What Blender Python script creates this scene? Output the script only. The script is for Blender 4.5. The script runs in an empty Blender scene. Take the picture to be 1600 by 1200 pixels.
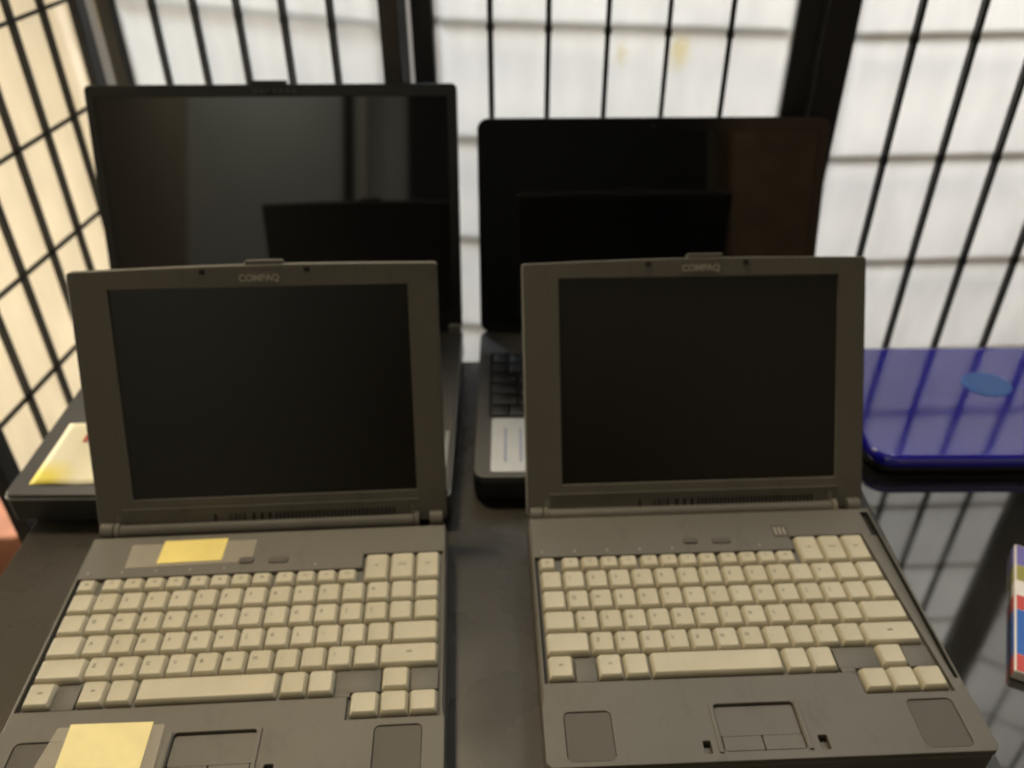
import bpy, bmesh, math, random
from mathutils import Vector, Matrix
random.seed(7)
R = math.radians
S = bpy.context.scene
COL = S.collection

# ------------------------------------------------------------------ camera
PITCH, ROLL, FPX, CAMH = 34.995, -0.311, 1329.3, 0.5544
cd = bpy.data.cameras.new('camera'); cam = bpy.data.objects.new('camera', cd); COL.objects.link(cam)
cd.sensor_width = 36; cd.lens = FPX / 1600 * 36; cd.clip_start = 0.02; cd.clip_end = 60
_c, _s = math.cos(R(PITCH)), math.sin(R(PITCH))
F = Vector((0, _c, -_s)); U0 = Vector((0, _s, _c)); R0 = Vector((1, 0, 0))
cr, sr = math.cos(R(ROLL)), math.sin(R(ROLL))
RX = cr * R0 + sr * U0; UP = -sr * R0 + cr * U0
m = Matrix((RX, UP, -F)).transposed().to_4x4(); m.translation = (0, 0, CAMH); cam.matrix_world = m
cd.dof.use_dof = True; cd.dof.focus_distance = 0.46; cd.dof.aperture_fstop = 6.2
S.camera = cam

# ------------------------------------------------------------------ world, lamps, exposure
w = bpy.data.worlds.new('World'); S.world = w; w.use_nodes = True
bg = w.node_tree.nodes['Background']; bg.inputs[0].default_value = (1.0, .86, .70, 1); bg.inputs[1].default_value = .006
def lamp(name, loc, aim, size, power, col, spread=180):
    l = bpy.data.lights.new(name, 'AREA'); l.shape = 'DISK'; l.size = size; l.energy = power; l.color = col; l.spread = R(spread)
    o = bpy.data.objects.new(name, l); COL.objects.link(o); o.location = loc
    o.rotation_euler = (Vector(aim) - Vector(loc)).to_track_quat('-Z', 'Y').to_euler(); return o
lamp('ceiling_lamp', (-.85, 1.85, 3.2), (-.05, .4, 0), .40, 72, (1.0, .83, .55))
lamp('ceiling_lamp_right', (1.2, 1.75, 3.1), (.2, .4, 0), .40, 29, (.97, 1.0, .97))
lamp('room_lamp', (.85, 1.85, 1.0), (.35, .93, .0), .5, 32, (1.0, .98, .97))
lamp('cool_back_lamp', (-.58, 1.95, 1.25), (-.25, 1.0, .25), .5, 34, (.82, .92, 1.0))  # cool lamp behind the screen, shining through its paper
lamp('warm_lamp', (-1.55, 1.0, .10), (-.59, .92, .0), .35, 11, (.96, .87, .69), 125)
lamp('wall_fill_lamp', (-1.2, -2.0, 2.0), (-1.3, -2.5, 1.1), .25, 4.5, (.95, 1.0, .90), 120)  # unseen lamp added to brighten the wall that the screens mirror
S.view_settings.view_transform = 'Standard'; S.view_settings.look = 'None'
S.view_settings.exposure = 0; S.view_settings.gamma = 1; S.view_settings.use_curve_mapping = False
S.cycles.use_denoising = True
S.cycles.max_bounces = 10; S.cycles.sample_clamp_indirect = 4
S.cycles.caustics_reflective = False

# ------------------------------------------------------------------ materials
def mat(name, col, rough=.5, ior=1.45, var=.0, vscale=20, bump=0, bscale=900, metal=0, coat=0, rvar=0):
    m = bpy.data.materials.new(name); m.use_nodes = True; nt = m.node_tree; b = nt.nodes['Principled BSDF']
    b.inputs['Base Color'].default_value = (*col, 1); b.inputs['Roughness'].default_value = rough
    b.inputs['IOR'].default_value = ior; b.inputs['Metallic'].default_value = metal; b.inputs['Coat Weight'].default_value = coat
    tc = nt.nodes.new('ShaderNodeTexCoord')
    if var:
        n = nt.nodes.new('ShaderNodeTexNoise'); n.inputs['Scale'].default_value = vscale; n.inputs['Detail'].default_value = 6
        nt.links.new(tc.outputs['Object'], n.inputs['Vector'])
        r = nt.nodes.new('ShaderNodeValToRGB'); r.color_ramp.elements[0].position = .3; r.color_ramp.elements[1].position = .7
        r.color_ramp.elements[0].color = (*[c * (1 - var) for c in col], 1); r.color_ramp.elements[1].color = (*[c * (1 + var) for c in col], 1)
        nt.links.new(n.outputs['Fac'], r.inputs['Fac']); nt.links.new(r.outputs['Color'], b.inputs['Base Color'])
    if rvar:
        n = nt.nodes.new('ShaderNodeTexNoise'); n.inputs['Scale'].default_value = 14; n.inputs['Detail'].default_value = 5
        nt.links.new(tc.outputs['Object'], n.inputs['Vector'])
        mr = nt.nodes.new('ShaderNodeMapRange'); mr.inputs['From Min'].default_value = .35; mr.inputs['From Max'].default_value = .7
        mr.inputs['To Min'].default_value = rough; mr.inputs['To Max'].default_value = rough + rvar
        nt.links.new(n.outputs['Fac'], mr.inputs['Value']); nt.links.new(mr.outputs['Result'], b.inputs['Roughness'])
    if bump:
        n = nt.nodes.new('ShaderNodeTexNoise'); n.inputs['Scale'].default_value = bscale; n.inputs['Detail'].default_value = 3
        nt.links.new(tc.outputs['Object'], n.inputs['Vector'])
        bp = nt.nodes.new('ShaderNodeBump'); bp.inputs['Strength'].default_value = bump; bp.inputs['Distance'].default_value = .0005
        nt.links.new(n.outputs['Fac'], bp.inputs['Height']); nt.links.new(bp.outputs['Normal'], b.inputs['Normal'])
    return m
def paper_mat(name, col, stain=False):
    m = bpy.data.materials.new(name); m.use_nodes = True; nt = m.node_tree; nt.nodes.clear()
    out = nt.nodes.new('ShaderNodeOutputMaterial'); mix = nt.nodes.new('ShaderNodeMixShader'); mix.inputs[0].default_value = .62
    d = nt.nodes.new('ShaderNodeBsdfDiffuse'); t = nt.nodes.new('ShaderNodeBsdfTranslucent')
    tc = nt.nodes.new('ShaderNodeTexCoord'); n = nt.nodes.new('ShaderNodeTexNoise'); n.inputs['Scale'].default_value = 30; n.inputs['Detail'].default_value = 8
    mp = nt.nodes.new('ShaderNodeMapping'); mp.inputs['Scale'].default_value = (1, 1, .35)
    nt.links.new(tc.outputs['Object'], mp.inputs['Vector']); nt.links.new(mp.outputs['Vector'], n.inputs['Vector'])
    r = nt.nodes.new('ShaderNodeValToRGB'); r.color_ramp.elements[0].position = .3; r.color_ramp.elements[1].position = .7
    r.color_ramp.elements[0].color = (*[c * .95 for c in col], 1); r.color_ramp.elements[1].color = (*[min(1, c * 1.04) for c in col], 1)
    nt.links.new(n.outputs['Fac'], r.inputs['Fac']); last = r.outputs['Color']
    if stain:   # two small yellow water stains on the paper
        for (sx, sz, rad, k) in ((.275, .318, .012, .42), (.212, .312, .007, .28)):
            vm = nt.nodes.new('ShaderNodeVectorMath'); vm.operation = 'SUBTRACT'; vm.inputs[1].default_value = (sx, 0, sz)
            nt.links.new(tc.outputs['Object'], vm.inputs[0])
            ms = nt.nodes.new('ShaderNodeVectorMath'); ms.operation = 'MULTIPLY'; ms.inputs[1].default_value = (1, 0, .55); nt.links.new(vm.outputs[0], ms.inputs[0])
            ln = nt.nodes.new('ShaderNodeVectorMath'); ln.operation = 'LENGTH'; nt.links.new(ms.outputs[0], ln.inputs[0])
            n2 = nt.nodes.new('ShaderNodeTexNoise'); n2.inputs['Scale'].default_value = 160; nt.links.new(tc.outputs['Object'], n2.inputs['Vector'])
            ad = nt.nodes.new('ShaderNodeMath'); ad.operation = 'MULTIPLY_ADD'; ad.inputs[1].default_value = .018; nt.links.new(n2.outputs['Fac'], ad.inputs[0]); nt.links.new(ln.outputs['Value'], ad.inputs[2])
            mr = nt.nodes.new('ShaderNodeMapRange'); mr.inputs['From Min'].default_value = rad + .011; mr.inputs['From Max'].default_value = rad * .4 + .008
            mr.inputs['To Max'].default_value = k; nt.links.new(ad.outputs[0], mr.inputs['Value'])
            mx = nt.nodes.new('ShaderNodeMixRGB'); mx.inputs['Color2'].default_value = (.72, .62, .28, 1)
            nt.links.new(mr.outputs[0], mx.inputs['Fac']); nt.links.new(last, mx.inputs['Color1']); last = mx.outputs[0]
    nt.links.new(last, d.inputs[0]); nt.links.new(last, t.inputs[0])
    nt.links.new(d.outputs[0], mix.inputs[1]); nt.links.new(t.outputs[0], mix.inputs[2]); nt.links.new(mix.outputs[0], out.inputs[0])
    return m
M = dict(
    body=mat('grey_brown_plastic', (.116, .106, .088), .50, var=.10, vscale=7, bump=.35, bscale=1500),
    well=mat('keyboard_well_plastic', (.11, .105, .092), .6, var=.1, bump=.2),
    key=mat('beige_key_plastic', (.52, .475, .365), .48, var=.07, vscale=45, bump=.25, bscale=1400),
    legend=mat('key_legend_ink', (.17, .155, .125), .7),
    lcd=mat('dark_lcd', (.009, .0065, .0040), .30, 1.34, var=.15, vscale=4),
    grille=mat('speaker_grille', (.085, .075, .062), .6, bump=.4),
    slot=mat('vent_slot_dark', (.012, .012, .011), .8),
    badge=mat('badge_silver', (.34, .32, .27), .4),
    silver=mat('silver_plastic', (.45, .46, .47), .28, metal=.6),
    blackp=mat('black_laptop_plastic', (.024, .024, .024), .38, 1.5, var=.12, vscale=18, bump=.2, bscale=1300),
    bezelp=mat('dark_bezel_plastic', (.010, .010, .0095), .42, 1.45),
    blackg=mat('glossy_black_plastic', (.006, .006, .007), .07, 1.5, rvar=.06),
    screen=mat('glossy_screen', (.004, .004, .004), .035, 1.55),
    bkey=mat('black_key_plastic', (.022, .022, .024), .35, 1.5),
    palm=mat('dark_palm_rest', (.07, .068, .066), .42, 1.5, var=.08, bump=.15),
    wood=mat('black_lacquered_wood', (.009, .0085, .0075), .5, 1.5, var=.25, vscale=35, bump=.15, bscale=250),
    table=mat('glossy_black_table', (.022, .021, .020), .035, 2.45, var=.2, vscale=6, rvar=.03),
    mat=mat('matte_dark_mat', (.034, .030, .024), .24, 1.45, var=.12, vscale=10, bump=.15, bscale=900, rvar=.08),
    blue=mat('glossy_blue_plastic', (.022, .018, .62), .07, 1.95, rvar=.05),
    bluebadge=mat('light_blue_badge', (.06, .24, .80), .3),
    yellow=mat('yellow_paper', (.88, .72, .24), .8, var=.05, vscale=60, bump=.3, bscale=200),
    cream=mat('cream_paper', (.90, .78, .40), .8, var=.05, vscale=60, bump=.3, bscale=200),
    white=mat('white_label_paper', (.62, .66, .74), .6, var=.04, vscale=60),
    red=mat('red_print', (.45, .06, .04), .7),
    bprint=mat('blue_print', (.36, .40, .58), .7),
    floor=mat('floor_boards', (.16, .13, .10), .5, var=.25, vscale=4),
    wall=mat('painted_wall', (.46, .48, .52), .8, var=.04, vscale=3),
    rwall=mat('room_wall_paint', (.75, .75, .68), .8, var=.05, vscale=3),
    orange=mat('orange_fabric', (.30, .13, .08), .8, var=.2, vscale=30),
    navy=mat('navy_fabric', (.03, .06, .20), .8, var=.2, vscale=30),
    brass=mat('hinge_metal', (.55, .50, .40), .3, metal=1),
    cartonw=mat('carton_white', (.75, .72, .70), .4), cartonl=mat('carton_lilac', (.16, .14, .45), .4), cartony=mat('carton_olive', (.30, .28, .06), .4),
    cartonr=mat('carton_red', (.55, .06, .05), .4), cartonb=mat('carton_blue', (.02, .12, .50), .4),
    tan=mat('tan_wall_paint', (.62, .50, .36), .8, var=.04, vscale=3),
    brown=mat('brown_wood', (.46, .31, .18), .5, var=.25, vscale=8),
    dark=mat('dark_stand_in', (.01, .01, .009), .5),
    postm=mat('pale_door_post', (.75, .72, .6), .5),
    pap_c=paper_mat('screen_paper', (.86, .85, .83), True),
    pap=paper_mat('screen_paper_plain', (.86, .85, .83)),
    pap_a=paper_mat('screen_paper_warm_lit', (.84, .80, .72)),  # the left panel's warm light is partly put into this paper colour
)
def tape_mat():
    m = bpy.data.materials.new('clear_tape'); m.use_nodes = True; nt = m.node_tree; b = nt.nodes['Principled BSDF']
    b.inputs['Base Color'].default_value = (.62, .56, .46, 1); b.inputs['Roughness'].default_value = .16; b.inputs['Alpha'].default_value = .30
    tc = nt.nodes.new('ShaderNodeTexCoord'); n = nt.nodes.new('ShaderNodeTexNoise'); n.inputs['Scale'].default_value = 90
    nt.links.new(tc.outputs['Object'], n.inputs['Vector']); bp = nt.nodes.new('ShaderNodeBump'); bp.inputs['Strength'].default_value = .5; bp.inputs['Distance'].default_value = .001
    nt.links.new(n.outputs['Fac'], bp.inputs['Height']); nt.links.new(bp.outputs['Normal'], b.inputs['Normal'])
    return m
M['tape'] = tape_mat()
def key_variation(m, col):
    nt = m.node_tree; b = nt.nodes['Principled BSDF']; lk = b.inputs['Base Color'].links[0]; src = lk.from_socket
    oi = nt.nodes.new('ShaderNodeObjectInfo'); r = nt.nodes.new('ShaderNodeValToRGB')
    r.color_ramp.elements[0].color = (.91, .90, .86, 1); r.color_ramp.elements[1].color = (1.0, 1.0, 1.0, 1)
    mx = nt.nodes.new('ShaderNodeMixRGB'); mx.blend_type = 'MULTIPLY'; mx.inputs[0].default_value = 1
    nt.links.new(oi.outputs['Random'], r.inputs[0]); nt.links.new(r.outputs[0], mx.inputs[1]); nt.links.new(src, mx.inputs[2]); nt.links.new(mx.outputs[0], b.inputs['Base Color'])
key_variation(M['key'], None)
def grime(m, dark=.70, scale=3.0):
    nt = m.node_tree; b = nt.nodes['Principled BSDF']; src = b.inputs['Base Color'].links[0].from_socket
    tc = nt.nodes.new('ShaderNodeTexCoord'); mp = nt.nodes.new('ShaderNodeMapping'); mp.inputs['Scale'].default_value = (scale * 9, scale * 4, scale * 6)
    mp.inputs['Rotation'].default_value = (0, 0, .5)
    n = nt.nodes.new('ShaderNodeTexNoise'); n.inputs['Scale'].default_value = 1.6; n.inputs['Detail'].default_value = 9; n.inputs['Roughness'].default_value = .7
    nt.links.new(tc.outputs['Object'], mp.inputs[0]); nt.links.new(mp.outputs[0], n.inputs['Vector'])
    r = nt.nodes.new('ShaderNodeValToRGB'); r.color_ramp.elements[0].position = .28; r.color_ramp.elements[0].color = (dark, dark, dark * .95, 1)
    r.color_ramp.elements[1].position = .46; r.color_ramp.elements[1].color = (1, 1, 1, 1)
    mx = nt.nodes.new('ShaderNodeMixRGB'); mx.blend_type = 'MULTIPLY'; mx.inputs[0].default_value = .8
    nt.links.new(n.outputs['Fac'], r.inputs[0]); nt.links.new(src, mx.inputs[1]); nt.links.new(r.outputs[0], mx.inputs[2]); nt.links.new(mx.outputs[0], b.inputs['Base Color'])
grime(M['body'])

# ------------------------------------------------------------------ helpers
def empty(name, loc=(0, 0, 0), rz=0):
    o = bpy.data.objects.new(name, None); o.empty_display_size = .05; COL.objects.link(o); o.location = loc; o.rotation_euler = (0, 0, rz); return o
def tag(o, label=None, cat=None, group=None, kind=None):
    for k, v in (('label', label), ('category', cat), ('group', group), ('kind', kind)):
        if v: o[k] = v
    return o
def link(name, me, material, parent=None):
    o = bpy.data.objects.new(name, me); COL.objects.link(o)
    if material and not me.materials: me.materials.append(material)
    if parent: o.parent = parent
    return o
def smooth(me, angle=35):
    bm = bmesh.new(); bm.from_mesh(me)
    for f in bm.faces: f.smooth = True
    for e in bm.edges:
        if len(e.link_faces) == 2 and e.calc_face_angle(0) > R(angle): e.smooth = False
    bm.to_mesh(me); bm.free()
def rrect(x0, y0, x1, y1, r=0.0, n=5):
    if r <= 0: return [(x0, y0), (x1, y0), (x1, y1), (x0, y1)]
    P = []
    for cx, cy, a in ((x1 - r, y0 + r, -90), (x1 - r, y1 - r, 0), (x0 + r, y1 - r, 90), (x0 + r, y0 + r, 180)):
        for i in range(n + 1):
            t = R(a + 90 * i / n); P.append((cx + r * math.cos(t), cy + r * math.sin(t)))
    return P
def plate_mesh(name, outer, holes=(), z0=0, z1=.01, bevel=0.0, flip=False):
    cu = bpy.data.curves.new(name, 'CURVE'); cu.dimensions = '2D'; cu.fill_mode = 'BOTH'
    for pts in [outer] + list(holes):
        sp = cu.splines.new('POLY'); sp.points.add(len(pts) - 1); sp.use_cyclic_u = True
        for p, (x, y) in zip(sp.points, pts): p.co = (x, y, 0, 1)
    h = (z1 - z0) / 2
    cu.extrude = h - bevel; cu.bevel_depth = bevel; cu.bevel_resolution = 2; cu.offset = -bevel
    o = bpy.data.objects.new(name, cu); COL.objects.link(o)
    dg = bpy.context.evaluated_depsgraph_get(); me = bpy.data.meshes.new_from_object(o.evaluated_get(dg))
    bpy.data.objects.remove(o); me.name = name; me.materials.clear()
    zc = (z0 + z1) / 2
    for v in me.vertices:
        x, y, z = v.co; z += zc
        v.co = (x, -z, y) if flip else (x, y, z)
    bm = bmesh.new(); bm.from_mesh(me); bmesh.ops.remove_doubles(bm, verts=bm.verts, dist=1e-6)
    bmesh.ops.recalc_face_normals(bm, faces=bm.faces); bm.to_mesh(me); bm.free()
    smooth(me, 40); return me
def boxes_mesh(name, L, bevel=0.0, taper=0.0):
    bm = bmesh.new()
    for (x0, y0, z0, x1, y1, z1) in L:
        t = taper
        vs = [bm.verts.new(p) for p in ((x0, y0, z0), (x1, y0, z0), (x1, y1, z0), (x0, y1, z0), (x0 + t, y0 + t, z1), (x1 - t, y0 + t, z1), (x1 - t, y1 - t, z1), (x0 + t, y1 - t, z1))]
        for f in ((3, 2, 1, 0), (4, 5, 6, 7), (0, 1, 5, 4), (1, 2, 6, 5), (2, 3, 7, 6), (3, 0, 4, 7)): bm.faces.new([vs[i] for i in f])
    if bevel: bmesh.ops.bevel(bm, geom=list(bm.edges), offset=bevel, segments=2, affect='EDGES', profile=.5)
    me = bpy.data.meshes.new(name); bm.to_mesh(me); bm.free(); smooth(me, 50); return me
def cyl_mesh(name, segs, n=20):
    """list of (p0, p1, radius)"""
    bm = bmesh.new()
    for p0, p1, r in segs:
        p0, p1 = Vector(p0), Vector(p1); d = p1 - p0
        mt = Matrix.Translation((p0 + p1) / 2) @ d.to_track_quat('Z', 'Y').to_matrix().to_4x4()
        bmesh.ops.create_cone(bm, cap_ends=True, segments=n, radius1=r, radius2=r, depth=d.length, matrix=mt)
    me = bpy.data.meshes.new(name); bm.to_mesh(me); bm.free(); smooth(me, 50); return me
_txt = {}
def text_mesh(s, size, bold=0.0, depth=.00012):
    k = (s, size, bold)
    if k in _txt: return _txt[k]
    cu = bpy.data.curves.new('t', 'FONT'); cu.body = s; cu.size = size; cu.align_x = 'CENTER'; cu.align_y = 'CENTER'; cu.offset = bold; cu.extrude = depth; cu.resolution_u = 3
    o = bpy.data.objects.new('t', cu); COL.objects.link(o)
    dg = bpy.context.evaluated_depsgraph_get(); me = bpy.data.meshes.new_from_object(o.evaluated_get(dg)); bpy.data.objects.remove(o); me.materials.clear()
    _txt[k] = me; return me
mm = .001

# ------------------------------------------------------------------ setting: floor, walls
fl = link('floor', boxes_mesh('floor', [(-4, -3, -.78, 4, 4, -.74)]), M['floor']); tag(fl, kind='structure')
wl = link('wall', boxes_mesh('wall', [(-4, 3.2, -.74, 4, 3.3, 3.6)]), M['wall']); tag(wl, 'pale wall behind the folding screen', 'wall', kind='structure')

# ------------------------------------------------------------------ table
tb = empty('table', (0, .3, -.74)); tag(tb, 'glossy black table mirroring the folding screen, carrying all the laptops', 'table')
o = link('tabletop', plate_mesh('tabletop', rrect(-.441, .05, .93, .838, .018), (), -.03, 0, .004), M['table'], tb); o.location = (0, -.3, .74)
for (x, y) in ((-.39, .1), (.88, .1), (-.39, .77), (.88, .77)):
    o = link('leg', boxes_mesh('leg', [(x - .025, y - .025, -.74, x + .025, y + .025, -.031)], .003), M['table'], tb); o.location = (0, -.3, .74)

mt = link('desk_mat', plate_mesh('desk_mat', rrect(-.166, -.393, .610, .3935, .012), (), .0001, .0012, .0004), M['mat']); mt.location = (-.2745, .443, 0)
tag(mt, 'thin dark matte mat on the table under the four laptops', 'mat')

# ------------------------------------------------------------------ folding screen
K = 1.235
def sc(p): return (p[0] * K, p[1] * K)
CW = .06531; RH = .1303; ROW0 = .3373; TOPROW = ROW0 + 5 * RH
ZB = -.715
scr = empty('folding_screen', (0, .9, -.74)); tag(scr, 'black lattice folding screen with white paper panels standing behind the laptops', 'folding screen')
def panel(ox, oy, deg, ncell, paper, horiz_front, lst, rst, label=None):
    L = ncell * CW; th = .020
    ztop = TOPROW
    bar = .0052
    fr = link('panel', boxes_mesh('panel_frame', [(-lst, -th / 2, ZB - .02, 0, th / 2, ztop + .028), (L, -th / 2, ZB - .02, L + rst, th / 2, ztop + .028),
        (0, -th / 2 + .001, ztop, L, th / 2 - .001, ztop + .0275), (0, -th / 2 + .001, ZB - .0195, L, th / 2 - .001, ZB + .01)], .0012), M['wood'], scr)
    fr.location = (ox, oy - .9, .74); fr.rotation_euler = (0, 0, R(deg))
    if label: fr['label'] = label
    p = link('paper', boxes_mesh('paper', [(0, .0000, ZB, L, .0006, ztop)]), paper, fr)
    rows = [ROW0 + RH * k for k in range(5 - 1, -10, -1) if ROW0 + RH * k > ZB + .03]
    for k in range(1, ncell):
        x = k * CW
        link('lattice_bar', boxes_mesh('bar', [(x - bar / 2, -.0088, ZB, x + bar / 2, -.0003, ztop)] + ([(x - bar / 2 - .0013, -.0080, z - .003, x + bar / 2 + .0013, -.0012, z + .003) for z in rows])), M['wood'], fr)
    for z in rows:
        if horiz_front:
            link('lattice_bar', boxes_mesh('crossbar', [(0, -.0060, z - .0019, L, -.0004, z + .0019)]), M['wood'], fr)
        else:
            link('lattice_bar', boxes_mesh('crossbar', [(0, .0125, z + .0095, L, .0175, z + .0160)]), M['wood'], fr)
    return fr
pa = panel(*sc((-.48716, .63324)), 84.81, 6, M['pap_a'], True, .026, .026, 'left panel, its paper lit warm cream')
pb = panel(*sc((-.40189, .93266)), -24.08, 6, M['pap'], False, .024, .024)
pc = panel(*sc((-.06934, .82435)), -9.54, 6, M['pap_c'], False, .024, .030)
pd = panel(*sc((.28891, .75754)), 2.43, 6, M['pap'], False, .034, .036)
pe = panel(.835, .975, -32, 6, M['pap'], False, .026, .026)
# hinges between the panels
def hinge(x, y, deg, z):
    o = link('hinge', cyl_mesh('hinge', [((0, 0, -.028), (0, 0, .028), .0035), ((0, 0, -.031), (0, 0, -.028), .0042), ((0, 0, .028), (0, 0, .031), .0042)]), M['brass'], scr)
    o.location = (x, y - .9, z + .74)
    return o
for (x, y, z) in ((-.534, 1.182, .33), (.329, .9405, .33), (-.534, 1.182, .80), (-.112, 1.011, .82), (.329, .9405, .80)):
    hinge(x, y, 0, z)
# ------------------------------------------------------------------ old beige-keyed laptops
def keyset():
    K = []
    def rowk(t0, t1, s0, widths, leg=None):
        s = s0
        for i, wd in enumerate(widths):
            K.append((s, t0, s + wd, t1, leg[i] if leg and i < len(leg) else '')); s += wd
    rowk(46.5, 60.5, 6, [15])
    K[-1] = (*K[-1][:4], 'esc')
    for g in range(3): rowk(46.5, 60.5, 25 + g * 67.5, [16.5] * 4, ['F%d' % (g * 4 + i + 1) for i in range(4)])
    rowk(31.5, 60.5, 230.5, [20.5] * 3, ['ins', 'home', 'end'])
    rowk(61.3, 81, 6, [19] * 14 + [20], list('`1234567890-=') + ['', ''])
    rowk(81.5, 101.2, 6, [20] + [18.92] * 13 + [20], [''] + list('QWERTYUIOP[]') + ['', ''])
    rowk(101.7, 121.4, 6, [25] + [18.83] * 12 + [35], [''] + list("ASDFGHJKL;'") + ['', ''])
    rowk(121.9, 141.6, 6, [34] + [19] * 11 + [43], [''] + list('ZXCVBNM,./') + ['', 'shift'])
    rowk(142.1, 162.5, 6, [20], ['ctrl']); rowk(142.1, 162.5, 42.5, [19.3, 19.3], ['alt', '']); rowk(142.1, 162.5, 82, [98]); rowk(142.1, 162.5, 181, [19.3, 19.3])
    rowk(142.1, 161, 252, [20.3]); rowk(161.5, 180.5, 231.5, [20.3] * 3)
    return K
KEYS = keyset()
def key_mesh(wd, dp):
    """keycap, origin at its centre on the well floor; scooped top, bright left and front shoulders"""
    bm = bmesh.new()
    a, b = wd / 2 - .45 * mm, dp / 2 - .45 * mm
    rings = [(0, 0, 0), (.15, .15, 2.2), (1.7, 1.5, 5.3), (2.1, 1.9, 5.6), (3.2, 3.2, 5.35)]
    prev = None
    for (ix, iy, z) in rings:
        x, y = a - ix * mm, b - iy * mm; r = min(1.4 * mm, x * .4, y * .4)
        ring = [bm.verts.new((px, py + (.35 * mm if z > 3 else 0), z * mm)) for px, py in rrect(-x, -y, x, y, r, 2)]
        if prev:
            for i in range(len(ring)):
                j = (i + 1) % len(ring); bm.faces.new((prev[i], prev[j], ring[j], ring[i]))
        prev = ring
    bm.faces.new(prev)
    me = bpy.data.meshes.new('key'); bm.to_mesh(me); bm.free(); smooth(me, 32); return me
def X(s): return (s - 148.5) * mm
KM = {}
def lid_outer(wd, h, arc, r):
    P = rrect(-wd / 2, 0, wd / 2, h, r, 4)
    # arched top edge
    top = [(wd / 2 - r - (wd - 2 * r) * i / 14, h + arc * math.sin(math.pi * i / 14)) for i in range(1, 14)]
    out = []
    for i, p in enumerate(P):
        out.append(p)
        if i == 9: out += top
    return out
def old_laptop(name, x, y, rz, tilt, hy, hz, lidh, label, narrow=False):
    f = (lambda t: .951 + (t - 30) * .00019) if narrow else (lambda t: 1.0)
    g = lambda s, t: 5 + (s - 5) * f(t)
    root = empty(name, (x, y, .0012), rz); tag(root, label, 'laptop', 'old beige-keyed laptops')
    H = 38 * mm; W = 297 * mm; D = 228 * mm
    # lower shell, a little wider than the deck, dark rounded foot
    link('base', plate_mesh('base', rrect(-W / 2, -D, W / 2, 4 * mm, 7 * mm), (), 3 * mm, H - 5 * mm, 2 * mm), M['body'], root)
    link('foot', plate_mesh('foot', rrect(-W / 2 + .015, -D + .01, -W / 2 + .05, -D + .02, 2 * mm), (), 0, 4 * mm, .5 * mm), M['slot'], root)
    link('foot', plate_mesh('foot', rrect(W / 2 - .05, -D + .01, W / 2 - .015, -D + .02, 2 * mm), (), 0, 4 * mm, .5 * mm), M['slot'], root)
    link('foot', plate_mesh('foot', rrect(-W / 2 + .015, -.02, -W / 2 + .05, -.01, 2 * mm), (), 0, 4 * mm, .5 * mm), M['slot'], root)
    link('foot', plate_mesh('foot', rrect(W / 2 - .05, -.02, W / 2 - .015, -.01, 2 * mm), (), 0, 4 * mm, .5 * mm), M['slot'], root)
    # deck with openings for keys, touch pad, speakers
    def P(pts): return [(X(s), -t * mm) for s, t in pts]
    deck_out = P([(1.5, 0), (1.5, 178), (0, 183), (0, 224), (3, 228), (294, 228), (297, 224), (297, 184), (296.5, 178), (296.5, 0)] if narrow else [(1.5, 0), (1.5, 178), (0, 183), (0, 224), (3, 228), (294, 228), (297, 224), (297, 184), (295.5, 178), (295.5, 0)])
    if narrow: link('side_gutter', boxes_mesh('gutter', [(X(286), -174 * mm, H - 5.05 * mm, X(295.6), -2 * mm, H - 4.2 * mm)]), M['slot'], root); link('gutter_shade', boxes_mesh('shade_strip', [(X(294.0), -171.5 * mm, H - 4.3 * mm, X(294.9), -4.5 * mm, H - .15 * mm)]), M['slot'], root)  # black liner covers the lit inner wall, painting the gutter's shade
    link('groove_shade', boxes_mesh('groove_shade', [(X(3.3), -164 * mm, H - 4 * mm, X(5.4), -46 * mm, H - 3.3 * mm)]), M['slot'], root)  # dark strip on the well floor, painting the shade in the gap
    well = P([(3.3, 45), (3.3, 164.5), (g(229.5, 164.5), 164.5), (g(229.5, 182), 182.3), (g(292.8, 182) + .9, 182.3), (g(292.8, 30) + .9, 30), (g(229, 30), 30), (g(229, 45), 45)])
    pad = rrect(X(117), -221 * mm, X(172), -186 * mm, 2.5 * mm)
    spl = rrect(X(14), -224 * mm, X(46), -188 * mm, 4 * mm); spr = rrect(X(250), -224 * mm, X(282), -188 * mm, 4 * mm)
    n1 = rrect(X(104), -222 * mm, X(109), -213 * mm, 1 * mm); n2 = rrect(X(181), -222 * mm, X(187), -212 * mm, 1 * mm)
    link('deck', plate_mesh('deck', deck_out, [well, pad, spl, spr, n1, n2] + ([P([(288, 4), (287.5, 107), (292.5, 172), (295, 172), (295, 4)])] if narrow else []), H - 5 * mm, H, .7 * mm), M['body'], root)
    link('keyboard_well', plate_mesh('well', rrect(X(3), -183 * mm, X(294), -29 * mm), (), H - 5.1 * mm, H - 3.6 * mm), M['well'], root)
    # deck islands the keyboard leaves bare
    for (a, b, c, d) in ((26.6, 144, 41.9, 164), (220.5, 143, 251.6, 161.0), (272.8, 143, 292, 161.0), (220.5, 160.5, 231, 164.3)):
        link('key_spacer', boxes_mesh('spacer', [(X(g(a, b)), -d * mm, H - 4 * mm, X(g(c, b)), -b * mm, H - .8 * mm)], .4 * mm), M['body'], root)
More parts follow.
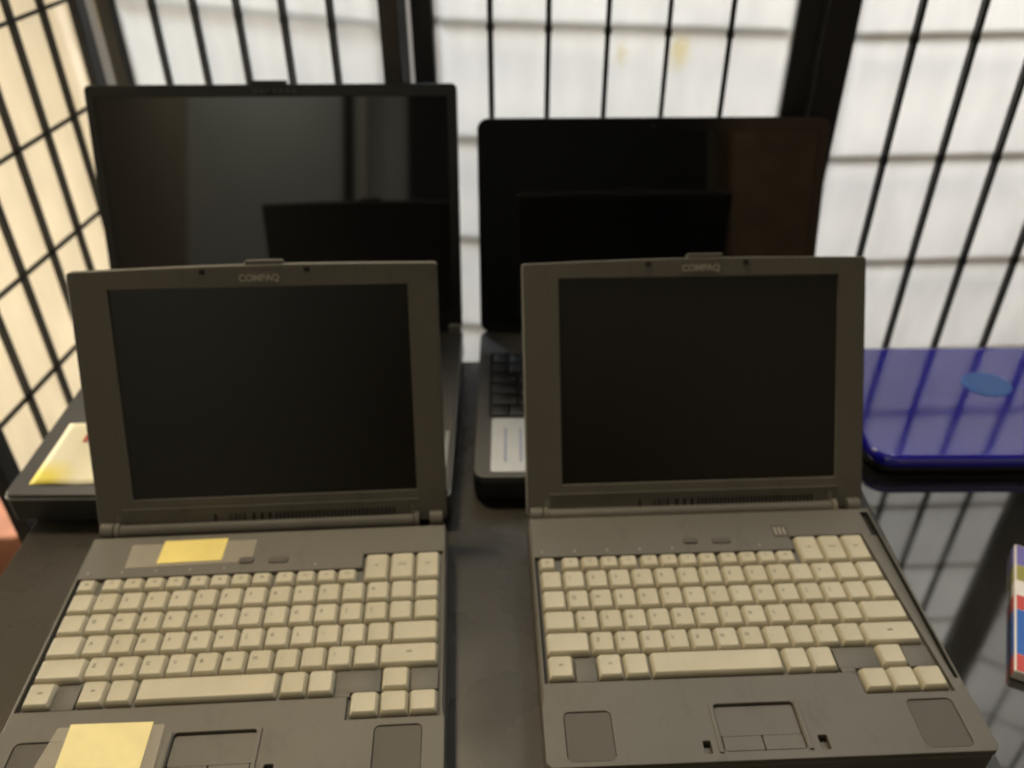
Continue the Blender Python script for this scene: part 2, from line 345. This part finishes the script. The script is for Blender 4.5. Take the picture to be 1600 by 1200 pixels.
    for (s0, t0, s1, t1, leg) in KEYS:
        wd, dp = round((s1 - s0), 2), round((t1 - t0), 2)
        if (wd, dp) not in KM: KM[(wd, dp)] = key_mesh(wd * mm, dp * mm); KM[(wd, dp)].materials.append(M['key'])
        k = link('key', KM[(wd, dp)], None, root); tm_ = (t0 + t1) / 2; k.scale = (f(tm_), 1, 1); k.location = (X(g((s0 + s1) / 2, tm_)) + random.uniform(-.1, .1) * mm, -(t0 + t1) / 2 * mm, H - 3.6 * mm + random.uniform(-.15, .15) * mm)
        if leg:
            sz = 4.2 if len(leg) == 1 else 2.6
            tm = text_mesh(leg, sz * mm); 
            l = link('legend', tm, M['legend'], k); l.location = (-wd * mm * .18 if len(leg) == 1 and wd > 16 else 0, 1.5 * mm, 5.45 * mm)
    # touch pad sunk into the palm rest, its button row in front
    link('touch_pad', plate_mesh('touch_pad', rrect(X(117.3), -209 * mm, X(171.7), -186.3 * mm, 2 * mm), (), H - 4.5 * mm, H - 2.6 * mm, .2 * mm), M['body'], root)
    for a, b in ((117.6, 144.2), (144.8, 171.4)):
        link('touch_pad_button', plate_mesh('pad_button', rrect(X(a), -220.6 * mm, X(b), -209.8 * mm, 1 * mm), (), H - 4.5 * mm, H - 1.0 * mm, .6 * mm), M['body'], root)
    link('pad_edge', boxes_mesh('pad_edge', [(X(172.4), -222 * mm, H - .2 * mm, X(175.6), -185.5 * mm, H + 1.3 * mm)], .6 * mm), M['body'], root)
    link('pad_edge', boxes_mesh('pad_edge', [(X(113.4), -222 * mm, H - .2 * mm, X(116.4), -185.5 * mm, H + 1.0 * mm)], .45 * mm), M['body'], root)
    for a in (14, 250):
        g = link('speaker', boxes_mesh('speaker', [(X(a + .3), -223.7 * mm, H - 4.5 * mm, X(a + 31.7), -188.3 * mm, H - .9 * mm)], .3 * mm), M['grille'], root)
    # status lights / printed dashes above the function keys
    for s in (9, 36, 63, 90, 117, 190):
        link('status_mark', boxes_mesh('status_mark', [(X(s), -40.5 * mm, H - .2 * mm, X(s + 1.1), -38.2 * mm, H + .35 * mm)], .1 * mm), M['badge'], root)
    link('power_button', plate_mesh('power_button', rrect(X(128), -35 * mm, X(140), -29 * mm, 2 * mm), (), H - 1 * mm, H + 1.4 * mm, .5 * mm), M['grille'], root)
    link('power_button', plate_mesh('power_button', rrect(X(152), -36 * mm, X(168), -30 * mm, 2 * mm), (), H - 1 * mm, H + 1.0 * mm, .5 * mm), M['grille'], root)
    # hinge barrel and end caps
    link('hinge', cyl_mesh('hinge', [((X(19), hy + 1 * mm, hz - 1 * mm), (X(268), hy + 1 * mm, hz - 1 * mm), 7.5 * mm)], 28), M['body'], root)
    for a, b in ((3, 13.5), (282, 293)):
        link('hinge_cap', cyl_mesh('hinge_cap', [((X(a), hy + 1 * mm, hz), (X(b), hy + 1 * mm, hz), 8.3 * mm)], 28), M['body'], root)
    for a in (15.2, 17.2, 269.5, 271.5):
        link('hinge_glint', cyl_mesh('hinge_glint', [((X(a), hy + 1 * mm, hz), (X(a + .7), hy + 1 * mm, hz), 8.2 * mm)], 28), M['badge'], root)  # pale rings paint the glints at the hinge ends
    # lid
    lid = link('lid', plate_mesh('lid_shell', lid_outer(W, lidh, 2.2 * mm, 2.5 * mm), (), -13 * mm, -4 * mm, 2.5 * mm, True), M['body'], root)
    lid.location = (0, hy, hz); lid.rotation_euler = (-tilt, 0, 0)
    hole = [(X(31.5), 28 * mm), (X(272), 28 * mm), (X(272.5), 205 * mm), (X(31.5), 206.5 * mm)]
    link('bezel', plate_mesh('bezel', lid_outer(W - 1 * mm, lidh - .5 * mm, 2.2 * mm, 2.5 * mm), [hole], -4.2 * mm, 0, .9 * mm, True), M['body'], lid)
    link('screen', plate_mesh('screen', rrect(X(30), 26.5 * mm, X(274), 208 * mm), (), -4.0 * mm, -2.2 * mm, 0, True), M['lcd'], lid)
    link('bezel_ridge', boxes_mesh('bezel_ridge', [(X(21), -1.6 * mm, 19 * mm, X(274), .4 * mm, 20.4 * mm)], .3 * mm), M['body'], lid)
    # latch and the two small hooks in the top edge
    link('latch', plate_mesh('latch', rrect(X(142), (lidh / mm - 3) * mm, X(173), (lidh / mm + 5.5) * mm, 2.5 * mm), (), -9 * mm, -.6 * mm, 1 * mm, True), M['body'], lid)
    for s in (106, 190):
        link('hook', boxes_mesh('hook', [(X(s), -1.2 * mm, lidh - 5 * mm, X(s + 4), .2 * mm, lidh - .8 * mm)], .3 * mm), M['slot'], lid)
    tm = text_mesh('COMPAQ', 7.6 * mm, .00022)
    bd = link('badge', boxes_mesh('badge', [(X(137), -.35 * mm, 209.0 * mm, X(169.6), .05 * mm, 216.8 * mm)], .1 * mm), M['body'], lid)
    l = link('badge_lettering', tm, M['badge'], bd); l.location = (X(153.3), -.5 * mm, 212.9 * mm); l.rotation_euler = (R(90), 0, 0)
    # vent slots and status icons in the strip under the screen
    sl = [(X(150 + i * 3.35), -.45 * mm, 3.0 * mm, X(151.6 + i * 3.35), .5 * mm, 13 * mm) for i in range(31)]
    link('vent', boxes_mesh('vent', sl), M['slot'], lid)
    sl = [(X(s), -.45 * mm, 2 * mm, X(s + wd), .5 * mm, 13 * mm) for s, wd in ((98, 2.2), (112, .9), (116, 1.3), (119.6, .9), (123, 1.6), (130.5, 2.4), (137.5, 2.4), (144, 2.6))]
    link('status_display', boxes_mesh('status_display', sl), M['slot'], lid)
    for a in (16.5, 18.6, 266.5, 268.4):
        link('bezel_glint', boxes_mesh('bezel_glint', [(X(a), -.7 * mm, -2 * mm, X(a + .6), .3 * mm, 15 * mm)]), M['badge'], lid)  # pale strips paint the bright glint lines beside the hinges
    return root
lr = old_laptop('old_laptop', .1612, .5387, R(2.1), R(29.2), 9 * mm, 31 * mm, 220 * mm,
    'front right old grey-brown laptop with beige keys and no yellow stickers', True)
ll = old_laptop('old_laptop', -.2045, .5194, R(2.9), R(23), 12 * mm, 33 * mm, 222 * mm,
    'front left old grey-brown laptop with beige keys and two yellow stickers')
H = 38 * mm
lg = link('sticker', boxes_mesh('emblem_sticker', [(X(206), -31 * mm, H, X(219), -17 * mm, H + .3 * mm)], .08 * mm), M['grille'], lr)
for i in range(3):
    link('sticker_mark', boxes_mesh('mark', [(X(207.5 + i * 3.6), -28 * mm, H + .3 * mm, X(209.0 + i * 3.6), -20 * mm, H + .5 * mm)]), M['badge'], lg)
# stickers and tape on the left laptop
link('tape', plate_mesh('tape', [(X(37), -35 * mm), (X(138), -33 * mm), (X(138.5), -8.5 * mm), (X(36), -9.5 * mm)], (), H + .1 * mm, H + .25 * mm), M['tape'], ll)
st = link('sticker', plate_mesh('yellow_sticker', [(X(61.5), -31.5 * mm), (X(113.5), -30.5 * mm), (X(114), -6 * mm), (X(62), -6.5 * mm)], (), H + .3 * mm, H + .6 * mm), M['yellow'], ll)
st['label'] = 'plain yellow sticker above the function keys'
link('tape', plate_mesh('tape', [(X(30), -226 * mm), (X(111), -226 * mm), (X(109), -179 * mm), (X(38), -178 * mm)], (), H + .1 * mm, H + .25 * mm), M['tape'], ll)
st = link('sticker', plate_mesh('cream_sticker', [(X(48), -226.5 * mm), (X(102), -226.5 * mm), (X(101), -177 * mm), (X(46), -176 * mm)], (), H + .3 * mm, H + .6 * mm), M['cream'], ll)
st['label'] = 'pale yellow sticker on the palm rest'

# ------------------------------------------------------------------ rear black laptops
BK = {}
def rear_laptop(name, x0, y0, W, D, H, lidlen, lidW, tilt, label, glossy, kx, ky, cornr, trim):
    """origin at the front left corner of the base"""
    root = empty(name, (x0, y0, .0012)); tag(root, label, 'laptop', 'newer black laptops')
    link('base', plate_mesh('base', rrect(0, 0, W, D, cornr), (), 3 * mm, H - 4 * mm, 3 * mm), M['blackp'], root)
    for fx in (.03, W - .06):
        for fy in (.02, D - .03): link('foot', boxes_mesh('foot', [(fx, fy, 0, fx + .03, fy + .01, 3.5 * mm)]), M['slot'], root)
    kw, kd = min(W - 2 * kx, .345), .118
    well = rrect(kx, ky, kx + kw, ky + kd, 2 * mm)
    padh = rrect(W * .5 - .07, .02, W * .5 + .03, .078, 2 * mm)
    link('palm_rest', plate_mesh('palm_rest', rrect(.5 * mm, .5 * mm, W - .5 * mm, D - .5 * mm, cornr), [well, padh], H - 4 * mm, H, 1.2 * mm), M['palm'], root)
    if trim: link('chrome_trim', plate_mesh('trim', rrect(-.6 * mm, -.6 * mm, W + .6 * mm, D + .6 * mm, cornr), [rrect(1.5 * mm, 1.5 * mm, W - 1.5 * mm, D - 1.5 * mm, cornr)], H - 5.2 * mm, H - 3.6 * mm, .3 * mm), M['silver'], root)
    link('keyboard_well', plate_mesh('well', rrect(kx - .001, ky - .001, kx + kw + .001, ky + kd + .001), (), H - 4.2 * mm, H - 2.6 * mm), M['slot'], root)
    link('touch_pad', plate_mesh('touch_pad', rrect(W * .5 - .0695, .0205, W * .5 + .0295, .0775, 2 * mm), (), H - 4.1 * mm, H - .9 * mm, .2 * mm), M['blackp'], root)
    n = int(kw / .0190); p = kw / n; rp = kd / 6
    for r in range(6):
        c = 0
        while c < n - .01:
            wd = 1.0
            if r in (1, 2, 3) and c == 0: wd = 1.5
            if r == 0 and c == 4: wd = 6
            if c + wd > n or n - c - wd < .6: wd = n - c
            key = (round(wd * p, 5), round(rp, 5))
            if key not in BK: BK[key] = boxes_mesh('black_key', [(-key[0] / 2 + .0006, -key[1] / 2 + .0006, 0, key[0] / 2 - .0006, key[1] / 2 - .0006, .0034)], .0004, .0011); BK[key].materials.append(M['bkey'])
            k = link('key', BK[key], None, root); k.location = (kx + (c + wd / 2) * p, ky + (r + .5) * rp, H - 2.6 * mm)
            c += wd
    link('hinge', cyl_mesh('hinge', [((.05, D - .006, H - 1 * mm), (.10, D - .006, H - 1 * mm), .007)]), M['blackp'], root)
    link('hinge', cyl_mesh('hinge', [((W - .10, D - .006, H - 1 * mm), (W - .05, D - .006, H - 1 * mm), .007)]), M['blackp'], root)
    lid = link('lid', plate_mesh('lid_shell', rrect(-lidW / 2, 0, lidW / 2, lidlen, cornr), (), -9 * mm, -1.6 * mm, 2 * mm, True), M['blackp'], root)
    lid.location = (lidW / 2 + .0005, D - .006, H); lid.rotation_euler = (-tilt, 0, 0)
    bt = .0105 if not glossy else .012
    link('bezel', plate_mesh('bezel', rrect(-lidW / 2 + .0005, .0005, lidW / 2 - .0005, lidlen - .0005, cornr), [rrect(-lidW / 2 + bt, .024, lidW / 2 - bt, lidlen - bt * 1.25)], -1.8 * mm, 0, .6 * mm, True), M['blackg'] if glossy else M['bezelp'], lid)
    link('screen', plate_mesh('screen', rrect(-lidW / 2 + bt - .001, .023, lidW / 2 - bt + .001, lidlen - bt * 1.25 + .001), (), -1.9 * mm, -1.0 * mm, 0, True), M['screen'], lid)
    wc = link('webcam', cyl_mesh('webcam', [((0, .0002, lidlen - .009), (0, -.0006, lidlen - .009), .0028)]), M['slot'], lid)
    return root, lid
rl, rllid = rear_laptop('black_laptop', -.458, .5695, .401, .283, .035, .2735, .400, R(17.6),
    'rear left black laptop with matte bezel and a yellowed paper note on its palm rest', False, .028, .125, .006, True)
rr, rrlid = rear_laptop('black_laptop', -.037, .596, .364, .262, .030, .2405, .383, R(15.5),
    'rear right glossy black laptop with round corners and a white palm rest sticker', True, .014, .094, .012, False)
# latch bump and small lettering-like marks over the rear left screen
link('latch', boxes_mesh('latch', [(-.021, -.001, .2728, .018, .006, .2772)], .0008), M['blackp'], rllid)
link('microphone', boxes_mesh('microphone', [(-.018 + i * .007, -.0006, .2655, -.0145 + i * .007, .0004, .2680) for i in range(7)]), M['grille'], rllid)
link('hinge_cap', boxes_mesh('hinge_cap', [(.385, .276, .030, .3995, .292, .0445)], .002), M['silver'], rl)
link('silver_strip', boxes_mesh('silver_strip', [(.3925, .035, .0352, .3965, .09, .0362)], .0004), M['silver'], rl)  # thin silver strip along the right of the palm rest
# white sticker on the rear right palm rest
sk = link('sticker', plate_mesh('white_sticker', rrect(.0165, .008, .082, .090, .003), (), .0301, .0306), M['white'], rr)
for i in range(3):
    link('sticker_print', boxes_mesh('sticker_print', [(.0290 + i * .015, .022, .03062, .0315 + i * .015, .074, .0309)]), M['bprint'], sk)
# paper note on the rear left palm rest
nt = empty('paper_note', (-.41, .63, .0362)); tag(nt, 'cream paper note with a red mark lying on the rear left laptop', 'note')
def note_mesh():
    bm = bmesh.new(); n = 10; g = []
    for i in range(n + 1):
        row = []
        for j in range(n + 1):
            x = -.031 + .070 * i / n; y = -.046 + .090 * j / n
            z = .0005 + .0010 * math.sin(i * .5) ** 2 + .003 * max(0, (j / n - .75)) ** 1.3
            row.append(bm.verts.new((x, y, z)))
        g.append(row)
    for i in range(n):
        for j in range(n): bm.faces.new((g[i][j], g[i + 1][j], g[i + 1][j + 1], g[i][j + 1]))
    me = bpy.data.meshes.new('note'); bm.to_mesh(me); bm.free(); smooth(me, 60); return me
def note_mat():
    m = mat('note_paper', (.86, .80, .58), .75); ntt = m.node_tree; b = ntt.nodes['Principled BSDF']
    tc = ntt.nodes.new('ShaderNodeTexCoord'); vm = ntt.nodes.new('ShaderNodeVectorMath'); vm.operation = 'DISTANCE'; vm.inputs[1].default_value = (-.022, -.040, 0)
    ntt.links.new(tc.outputs['Object'], vm.inputs[0]); r = ntt.nodes.new('ShaderNodeValToRGB')
    mr = ntt.nodes.new('ShaderNodeMapRange'); mr.inputs['From Max'].default_value = .035; ntt.links.new(vm.outputs['Value'], mr.inputs['Value'])
    r.color_ramp.elements[0].color = (.85, .70, .12, 1); r.color_ramp.elements[0].position = .25; r.color_ramp.elements[1].color = (.87, .80, .58, 1); r.color_ramp.elements[1].position = .9
    ntt.links.new(mr.outputs[0], r.inputs[0]); ntt.links.new(r.outputs[0], b.inputs['Base Color']); return m
sh = link('sheet', note_mesh(), note_mat(), nt); so = sh.modifiers.new('s', 'SOLIDIFY'); so.thickness = .0003
link('print', boxes_mesh('print', [(-.006, .014, .0018, -.002, .034, .0026)]), M['red'], sh)

# ------------------------------------------------------------------ blue glossy case
bl = empty('blue_case', (.50, .72, 0)); tag(bl, 'flat glossy blue plastic case with a light blue oval badge, at the right edge', 'case')
ox, oy = .50, .72
link('base', plate_mesh('blue_base', rrect(.353 - ox, .634 - oy, .69 - ox, .826 - oy, .022, 8), (), .001, .010, .003), M['blackp'], bl)
link('lid', plate_mesh('blue_lid', rrect(.349 - ox, .629 - oy, .694 - ox, .829 - oy, .026, 8), (), .0095, .0238, .0055), M['blue'], bl)
oval = [(.513 - ox + .026 * math.cos(t * math.pi / 16), .752 - oy + .022 * math.sin(t * math.pi / 16)) for t in range(32)]
link('badge', plate_mesh('oval_badge', oval, (), .0236, .0246, .0003), M['bluebadge'], bl)

# ------------------------------------------------------------------ bundle on the floor at the left

# ------------------------------------------------------------------ printed carton at the right edge
ct = empty('carton', (.407, .462, 0), R(-26)); tag(ct, 'small flat carton printed blue, red and white, beside the front right laptop', 'carton')
link('box', boxes_mesh('carton', [(0, -.070, .0005, .10, .075, .010)], .0012), M['cartonw'], ct)
for nm, y0, y1, x0, x1 in (('cartonl', .049, .0735, .0015, .098), ('cartony', .030, .0485, .0015, .098), ('cartonr', -.004, .012, .0015, .098), ('cartonb', -.052, -.0045, .0015, .098), ('cartonr', -.069, -.0525, .0015, .098)):
    link('print', boxes_mesh('print', [(x0, y0, .0098, x1, y1, .0102)]), M[nm], ct)
    link('side_print', boxes_mesh('side_print', [(-.0003, y0, .002, .0003, y1, .0088)]), M[nm], ct)

# ------------------------------------------------------------------ what the screens mirror: the room behind the camera
rw = link('wall', boxes_mesh('wall_room', [(-4, -2.6, -.74, 4, -2.5, 3.6)]), M['rwall']); tag(rw, 'plain wall of the room facing the screens', 'wall', kind='structure')

ws = link('wall', boxes_mesh('wall_side', [(-1.75, -2.5, -.74, -1.65, 3.2, 3.6)]), M['tan']); tag(ws, 'warm tan wall at the far left, beyond the table', 'wall', kind='structure')
dr = empty('door_stand_in', (.22, -2.49, -.74)); tag(dr, 'dark upright stand-in added for the rear screens to mirror', 'door_stand_in')  # added dark panel, standing in for the person behind the camera
link('dark_stand_in_panel', boxes_mesh('dark_stand_in_panel', [(-.74, 0, 0, .76, .04, 2.3)], .003), M['dark'], dr)
link('door_post', boxes_mesh('door_post', [(-1.00, 0, 0, -.94, .06, 2.35)], .004), M['postm'], dr)
link('door_post', boxes_mesh('door_gap', [(-1.07, 0, 0, -1.02, .03, 2.35)], .004), M['dark'], dr)
cb = empty('cupboard_stand_in', (1.4, -2.25, -.74)); tag(cb, 'brown wooden stand-in added for the rear right screen to mirror', 'cupboard_stand_in')  # unseen, added to give the rear right screen a brown reflection
link('carcass', boxes_mesh('carcass', [(-.40, -.22, 0, .6, .2, 1.9)], .006), M['brown'], cb)
link('door_stand_in', boxes_mesh('cupboard_door', [(-.39, .201, .05, .09, .222, 1.86)], .004), M['brown'], cb)
link('door_stand_in', boxes_mesh('cupboard_door', [(.10, .201, .05, .59, .222, 1.86)], .004), M['brown'], cb)
# cloth bag on the floor, left of the screen
bag = empty('cloth_bag', (-.815, .93, -.84)); tag(bag, 'orange cloth bag with a navy band at the left edge, below the table', 'bag')
def bag_mesh():
    bm = bmesh.new(); prev = None; n = 28
    for z, rx, ry in ((0, .13, .08), (.02, .16, .10), (.15, .17, .115), (.30, .16, .10), (.42, .14, .075), (.50, .12, .05), (.505, .11, .04)):
        ring = [bm.verts.new((rx * math.copysign(abs(math.cos(t)) ** .7, math.cos(t)) * (1 + .03 * math.sin(5 * t + z * 9)), ry * math.copysign(abs(math.sin(t)) ** .7, math.sin(t)) * (1 + .06 * math.sin(7 * t + z * 14)), z)) for t in [2 * math.pi * i / n for i in range(n)]]
        if prev:
            for i in range(n): bm.faces.new((prev[i], prev[(i + 1) % n], ring[(i + 1) % n], ring[i]))
        else: bm.faces.new(ring[::-1])
        prev = ring
    bm.faces.new(prev)
    me = bpy.data.meshes.new('bag'); bm.to_mesh(me); bm.free(); smooth(me, 60); return me
link('body', bag_mesh(), M['orange'], bag)
bd = link('band', bag_mesh(), M['navy'], bag); bd.scale = (1.02, 1.03, .22); bd.location = (0, 0, .26)

for o in list(S.objects):
    if o.type == 'MESH' and not o.name.startswith(('key', 'legend', 'sheet', 'badge_lettering')):
        wn = o.modifiers.new('weighted_normals', 'WEIGHTED_NORMAL'); wn.keep_sharp = True; wn.weight = 100
